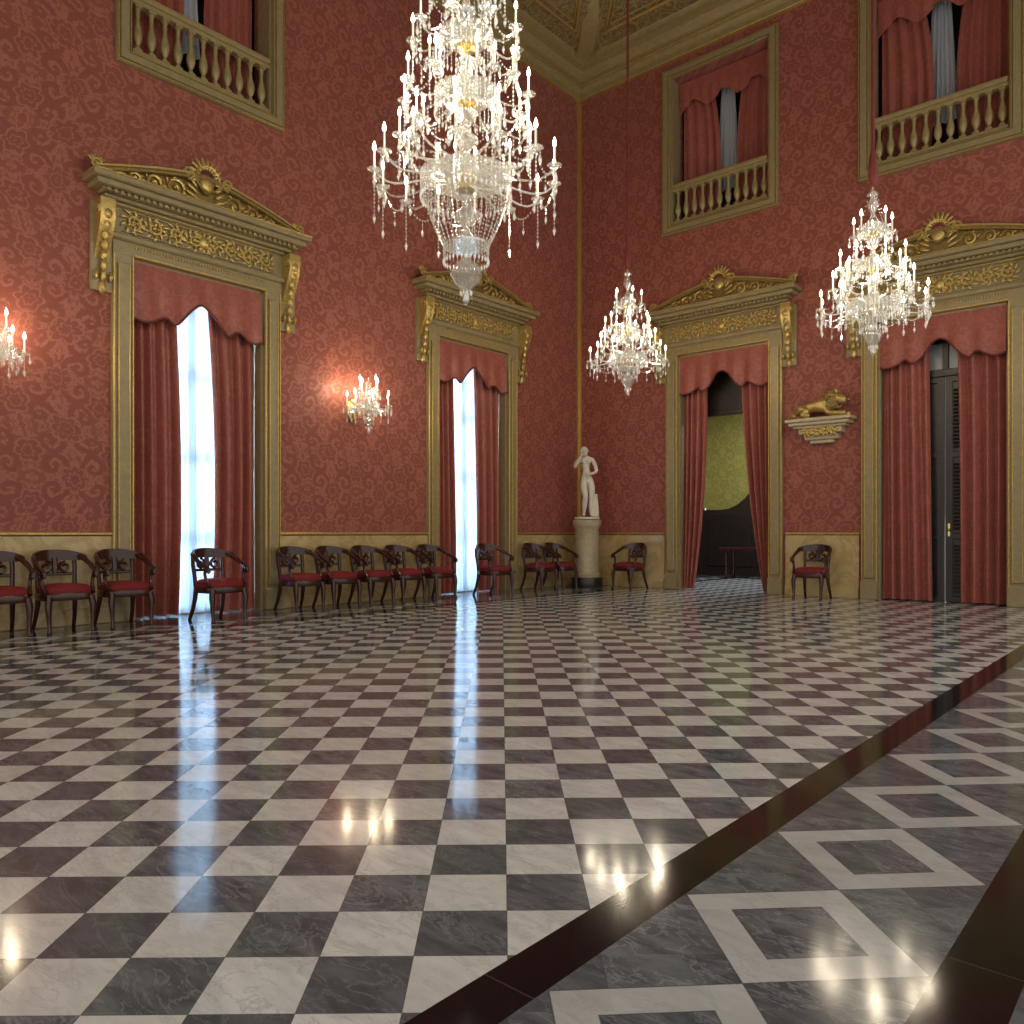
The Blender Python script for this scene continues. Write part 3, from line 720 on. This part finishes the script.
    for i in range(nb):
        a=2*pi*i/nb
        m_=max(8,int((zr-zl+.2)/.036))
        for j in range(m_+1):
            s_=j/m_; rr_=rb+(rl-rb)*s_**1.5; beads.octa((rr_*cos(a),rr_*sin(a),zr+.09+(zl-zr-.09)*s_),.009,.013)
        for w in range(3): beads.octa((rl*cos(a),rl*sin(a),zl-w*.032),.009,.015)
        beads.octa((rl*cos(a),rl*sin(a),zl-.13),.013,.034)
    for i in range(10):
        a=2*pi*i/10; beads.octa((.05*cos(a),.05*sin(a),.11),.008,.03)
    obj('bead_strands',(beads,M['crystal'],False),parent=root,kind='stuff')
    ring=MB(); ring.lathe([(rl-.006,zl+.0),(rl+.010,zl+.0),(rl+.010,zl+.02),(rl-.006,zl+.02)],24); 
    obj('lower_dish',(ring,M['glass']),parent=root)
    if ceil:
        ch=MB(); zz=H+.02
        ch.tube([(0,0,zz),(0,0,zz+.12),(0,0,zz+.34),(0,0,zz+.42)],[.025,.06,.045,.022],8)
        ch.tube([(0,0,H+.4),(0,0,ceil-zb)],.022,6)
        obj('hanging_rope',(ch,M['rope']),parent=root)
    return root
SM=[(.52,.60,.58,10,0),(.62,.44,.84,8,.5),(1.02,.36,1.08,7,0),(1.45,.22,1.48,5,.5)]
chandelier('chandelier',(3.17,-2.98),3.30,2.05,SM,'crystal chandelier hanging on a red cord near the statue corner','crystal chandeliers',ZC,7,3)
chandelier('chandelier',(7.18,-3.86),3.20,2.02,SM,'crystal chandelier hanging on a red cord before the curtained door','crystal chandeliers',ZC,7,3)
BG=[(1.00,.78,1.12,14,0),(1.10,.57,1.42,10,.5),(1.72,.54,1.80,10,0),(2.22,.46,2.30,9,.5),(2.74,.34,2.80,7,0)]
chandelier('chandelier',(5.36,-8.90),3.06,3.5,BG,'grand multi-tier crystal chandelier with dozens of candle lamps','crystal chandeliers',ZC,8,2,sc=1.35,hang=6,lit=3)
for yy in(-6.03,-11.12):
    s_=chandelier('wall_sconce',(.42,yy),2.62,.88,[(.38,.33,.44,7,.5),(.42,.17,.68,4,0)],'crystal wall sconce with glowing candle lamps and hanging prisms','crystal wall sconces',None,7,3,cat='wall light',sc=.7,lit=1,lcol=(1,.80,.52))
    b=MB(); b.ball((-.40,0,.42),.03,.10,.20,12,8); b.tube([(-.40,0,.40),(-.30,0,.28),(-.15,0,.26),(-.03,0,.36)],[.02,.016,.014,.02],8)
    obj('wall_bracket',(b,M['brass']),parent=s_)

# ------------------------------------------------------------------ skinned sculptures
def skinned(name,joints,edges,mat,parent=None,loc=(0,0,0),rz=0,sub=2,root=0,extra=None):
    me=bpy.data.meshes.new('tmp'); me.from_pydata([j[:3] for j in joints],edges,[]); o=bpy.data.objects.new('tmp',me); COL.objects.link(o)
    sk=o.modifiers.new('s','SKIN'); sk.branch_smoothing=.6
    if not me.skin_vertices: me.skin_vertices.new()
    for i,j in enumerate(joints):
        r=j[3]; rr=(r,j[4]) if len(j)>4 else (r,r)
        me.skin_vertices[0].data[i].radius=rr; me.skin_vertices[0].data[i].use_root=(i==root)
    sb=o.modifiers.new('d','SUBSURF'); sb.levels=sub; sb.render_levels=sub
    dg=bpy.context.evaluated_depsgraph_get(); dg.update()
    ev=o.evaluated_get(dg); nm=bpy.data.meshes.new_from_object(ev); bpy.data.objects.remove(o)
    vs=[tuple(v.co) for v in nm.vertices]; fs=[tuple(p.vertices) for p in nm.polygons]
    if extra is not None:
        base=len(vs); vs+=extra.v; fs+=[tuple(i+base for i in q) for q in extra.f]
    n2=bpy.data.meshes.new(name); n2.from_pydata(vs,[],fs); n2.update(); n2.materials.append(mat); n2.shade_smooth()
    return obj(name,n2,parent=parent,loc=loc,rz=rz)
J=[(0,0,.74,.118,.095),(-.012,.005,.86,.088,.075),(-.02,-.005,.98,.102,.082),(-.025,-.02,1.08,.098,.070),
   (-.03,-.055,1.14,.040),(-.045,-.105,1.165,.050,.054),(-.058,-.135,1.21,.060,.066),
   (.066,0,.68,.086),(.086,-.02,.54,.078),(.078,-.03,.385,.054),(.078,.0,.24,.055),(.078,.02,.07,.031),(.088,-.07,.035,.03),
   (-.062,0,.68,.086),(-.066,-.075,.54,.077),(-.035,-.12,.39,.053),(-.045,-.05,.25,.052),(-.055,.01,.09,.030),(-.068,-.07,.035,.028),
   (.095,-.01,1.09,.048),(.16,-.01,.95,.040),(.17,-.07,.84,.032),(.07,-.16,.80,.025),(.025,-.175,.80,.022),
   (-.14,-.01,1.09,.048),(-.215,-.05,.98,.041),(-.225,-.11,.93,.036),(-.165,-.17,1.05,.029),(-.115,-.185,1.13,.023)]
E=[(0,1),(1,2),(2,3),(3,4),(4,5),(5,6),(0,7),(7,8),(8,9),(9,10),(10,11),(11,12),(0,13),(13,14),(14,15),(15,16),(16,17),(17,18),(3,19),(19,20),(20,21),(21,22),(22,23),(3,24),(24,25),(25,26),(26,27),(27,28)]
ex=MB()
for sx in(-1,1): ex.ball((-.02+sx*.046,-.088,1.03),.040,.036,.040,12,8)
ex.tube([(-.058,-.196,1.195),(-.058,-.205,1.173),(-.058,-.188,1.168)],[.006,.012,.006],6)
for k in range(5):
    L_=.045-.006*abs(k-2)
    ex.tube([(.025,-.175,.80+.012*(k-2)),(-.005,-.182,.80+.013*(k-2)),(-.005-L_*.6,-.175,.795+.014*(k-2))],[.009,.009,.006],5)
    ex.tube([(-.115+.009*(k-2),-.185,1.13),(-.105+.009*(k-2),-.185,1.16),(-.09+.009*(k-2),-.175,1.18)],[.009,.009,.006],5)
SX,SY=.66,-.62
SR=math.radians(40)
st=skinned('statue',J,E,M['statue'],loc=(SX,SY,1.415),rz=SR,extra=ex)
st.scale=(1.10,1.10,1.10)
st["label"]="white marble statue of a nude standing woman with one arm raised"; st["category"]="statue"
h=MB(); h.ball((-.058,-.118,1.25),.066,.074,.054,14,8); h.ball((-.058,-.045,1.25),.040,.040,.038,10,6)
for i in range(9): a=i*pi/8; h.ball((-.058+.060*cos(a),-.150,1.212+.058*sin(a)),.019,.022,.019,6,4)
obj('hair',(h,M['statue']),parent=st)
h=MB(); h.tube([(.155,.04,.0),(.165,.04,.12),(.158,.035,.26),(.150,.03,.40)],[.075,.062,.055,.040],12)
h.ball((.150,.02,.41),.055,.055,.035,12,6)
for i in range(6): h.tube([(.11+.014*i,-.015+.008*sin(i*2),.42),(.112+.016*i,-.035,.25),(.105+.018*i,-.035,.03)],[.009,.014,.017],6)
obj('draped_support',(h,M['statue']),parent=st)
h=MB(); h.lathe([(.22,-.035),(.235,-.03),(.235,0),(.22,.012)],20); obj('base',(h,M['statue']),parent=st)
pdm=MB(); pdm.lathe([(.30,.02),(.30,.20),(.275,.22),(.285,.26),(.25,.30),(.24,.33),(.24,1.16),(.25,1.19),(.275,1.23),(.29,1.28),(.29,1.36),(.27,1.368)],40)
pe=obj('pedestal',(pdm,M['ped']),loc=(SX,SY,0),cat='pedestal',label='round marble pedestal in the corner carrying the statue')
g=MB(); g.lathe([(.315,0),(.32,.01),(.32,.19),(.31,.205)],40); obj('dark_base',(g,M['door']),parent=pe)

LX=5.22
sh=MB(); 
for hw,pj,z0,z1 in((.55,.34,3.0,3.06),(.50,.30,2.94,3.0),(.44,.25,2.90,2.94),(.36,.20,2.80,2.90),(.28,.14,2.70,2.80),(.20,.10,2.64,2.70)): sh.box(-hw,hw,-pj,0,z0,z1,.012)
s1=obj('wall_shelf',(sh,M['stone']),loc=(LX,0,0),cat='shelf',label='pale carved bracket shelf on red damask carrying a gilded lion')
sc_=MB(); rinceau(sc_,-.30,.30,2.81,2.90,-.21,4); obj('carving',(sc_,M['gilt']),parent=s1)
LJ=[(-.28,0,.15,.115),(-.15,0,.16,.095),(0,0,.165,.10),(.13,0,.19,.12),(.22,-.02,.24,.10),(.30,-.06,.25,.090),(.375,-.09,.205,.055),(.41,-.10,.195,.042),
    (.14,-.09,.10,.055),(.16,-.12,.045,.040),(.30,-.13,.035,.034),(.42,-.13,.03,.040),
    (.14,.09,.10,.055),(.18,.10,.045,.040),(.32,.07,.035,.034),(.43,.06,.03,.038),
    (-.24,-.10,.12,.085),(-.12,-.14,.09,.055),(-.22,-.15,.035,.034),(-.08,-.16,.03,.032),
    (-.38,0,.07,.026),(-.44,-.06,.03,.016),(-.36,-.16,.025,.015),(-.28,-.19,.03,.024)]
LE=[(0,1),(1,2),(2,3),(3,4),(4,5),(5,6),(6,7),(3,8),(8,9),(9,10),(10,11),(3,12),(12,13),(13,14),(14,15),(0,16),(16,17),(17,18),(18,19),(0,20),(20,21),(21,22),(22,23)]
ex=MB()
for e in(-1,1): ex.ball((.27,-.05+e*.07,.335),.024,.02,.028,8,5); ex.ball((.365,-.085+e*.038,.255),.011,.011,.011,6,4)
ex.ball((.445,-.105,.205),.017,.02,.014,6,4)
li=skinned('lion_sculpture',LJ,LE,M['gilt'],loc=(LX-.02,-.17,3.062),rz=0,extra=ex,root=2)
li.scale=(1.17,1.0,1.22)
li["label"]="gilded reclining lion sculpture resting on the wall shelf"; li["category"]="sculpture"
mn=MB(); rnd=random.Random(3)
for i in range(130):
    a=rnd.uniform(0,2*pi); b=rnd.uniform(0,1); x=.13+.15*b; r=.140-.03*b
    mn.ball((x,-.03+r*.85*cos(a),.225+r*sin(a)),.040,.022,.026,6,4,Matrix.Rotation(rnd.uniform(-.6,.6),3,'Y'))
obj('mane',(mn,M['giltdark']),parent=li)

# ------------------------------------------------------------------ world + camera
w=bpy.data.worlds.new('world'); bpy.context.scene.world=w; w.use_nodes=True
bg=w.node_tree.nodes['Background']; bg.inputs[0].default_value=(1,.965,.89,1); bg.inputs[1].default_value=1.0
cam=bpy.data.cameras.new('camera'); co=bpy.data.objects.new('camera',cam); COL.objects.link(co)
cam.sensor_width=36; cam.lens=790/1024*36; cam.shift_y=(533-512)/1024; cam.shift_x=0; cam.clip_start=.02
co.location=(10.151,-13.761,1.1); co.rotation_euler=(pi/2,0,math.radians(41.26))
bpy.context.scene.camera=co
bpy.context.scene.view_settings.view_transform='Standard'
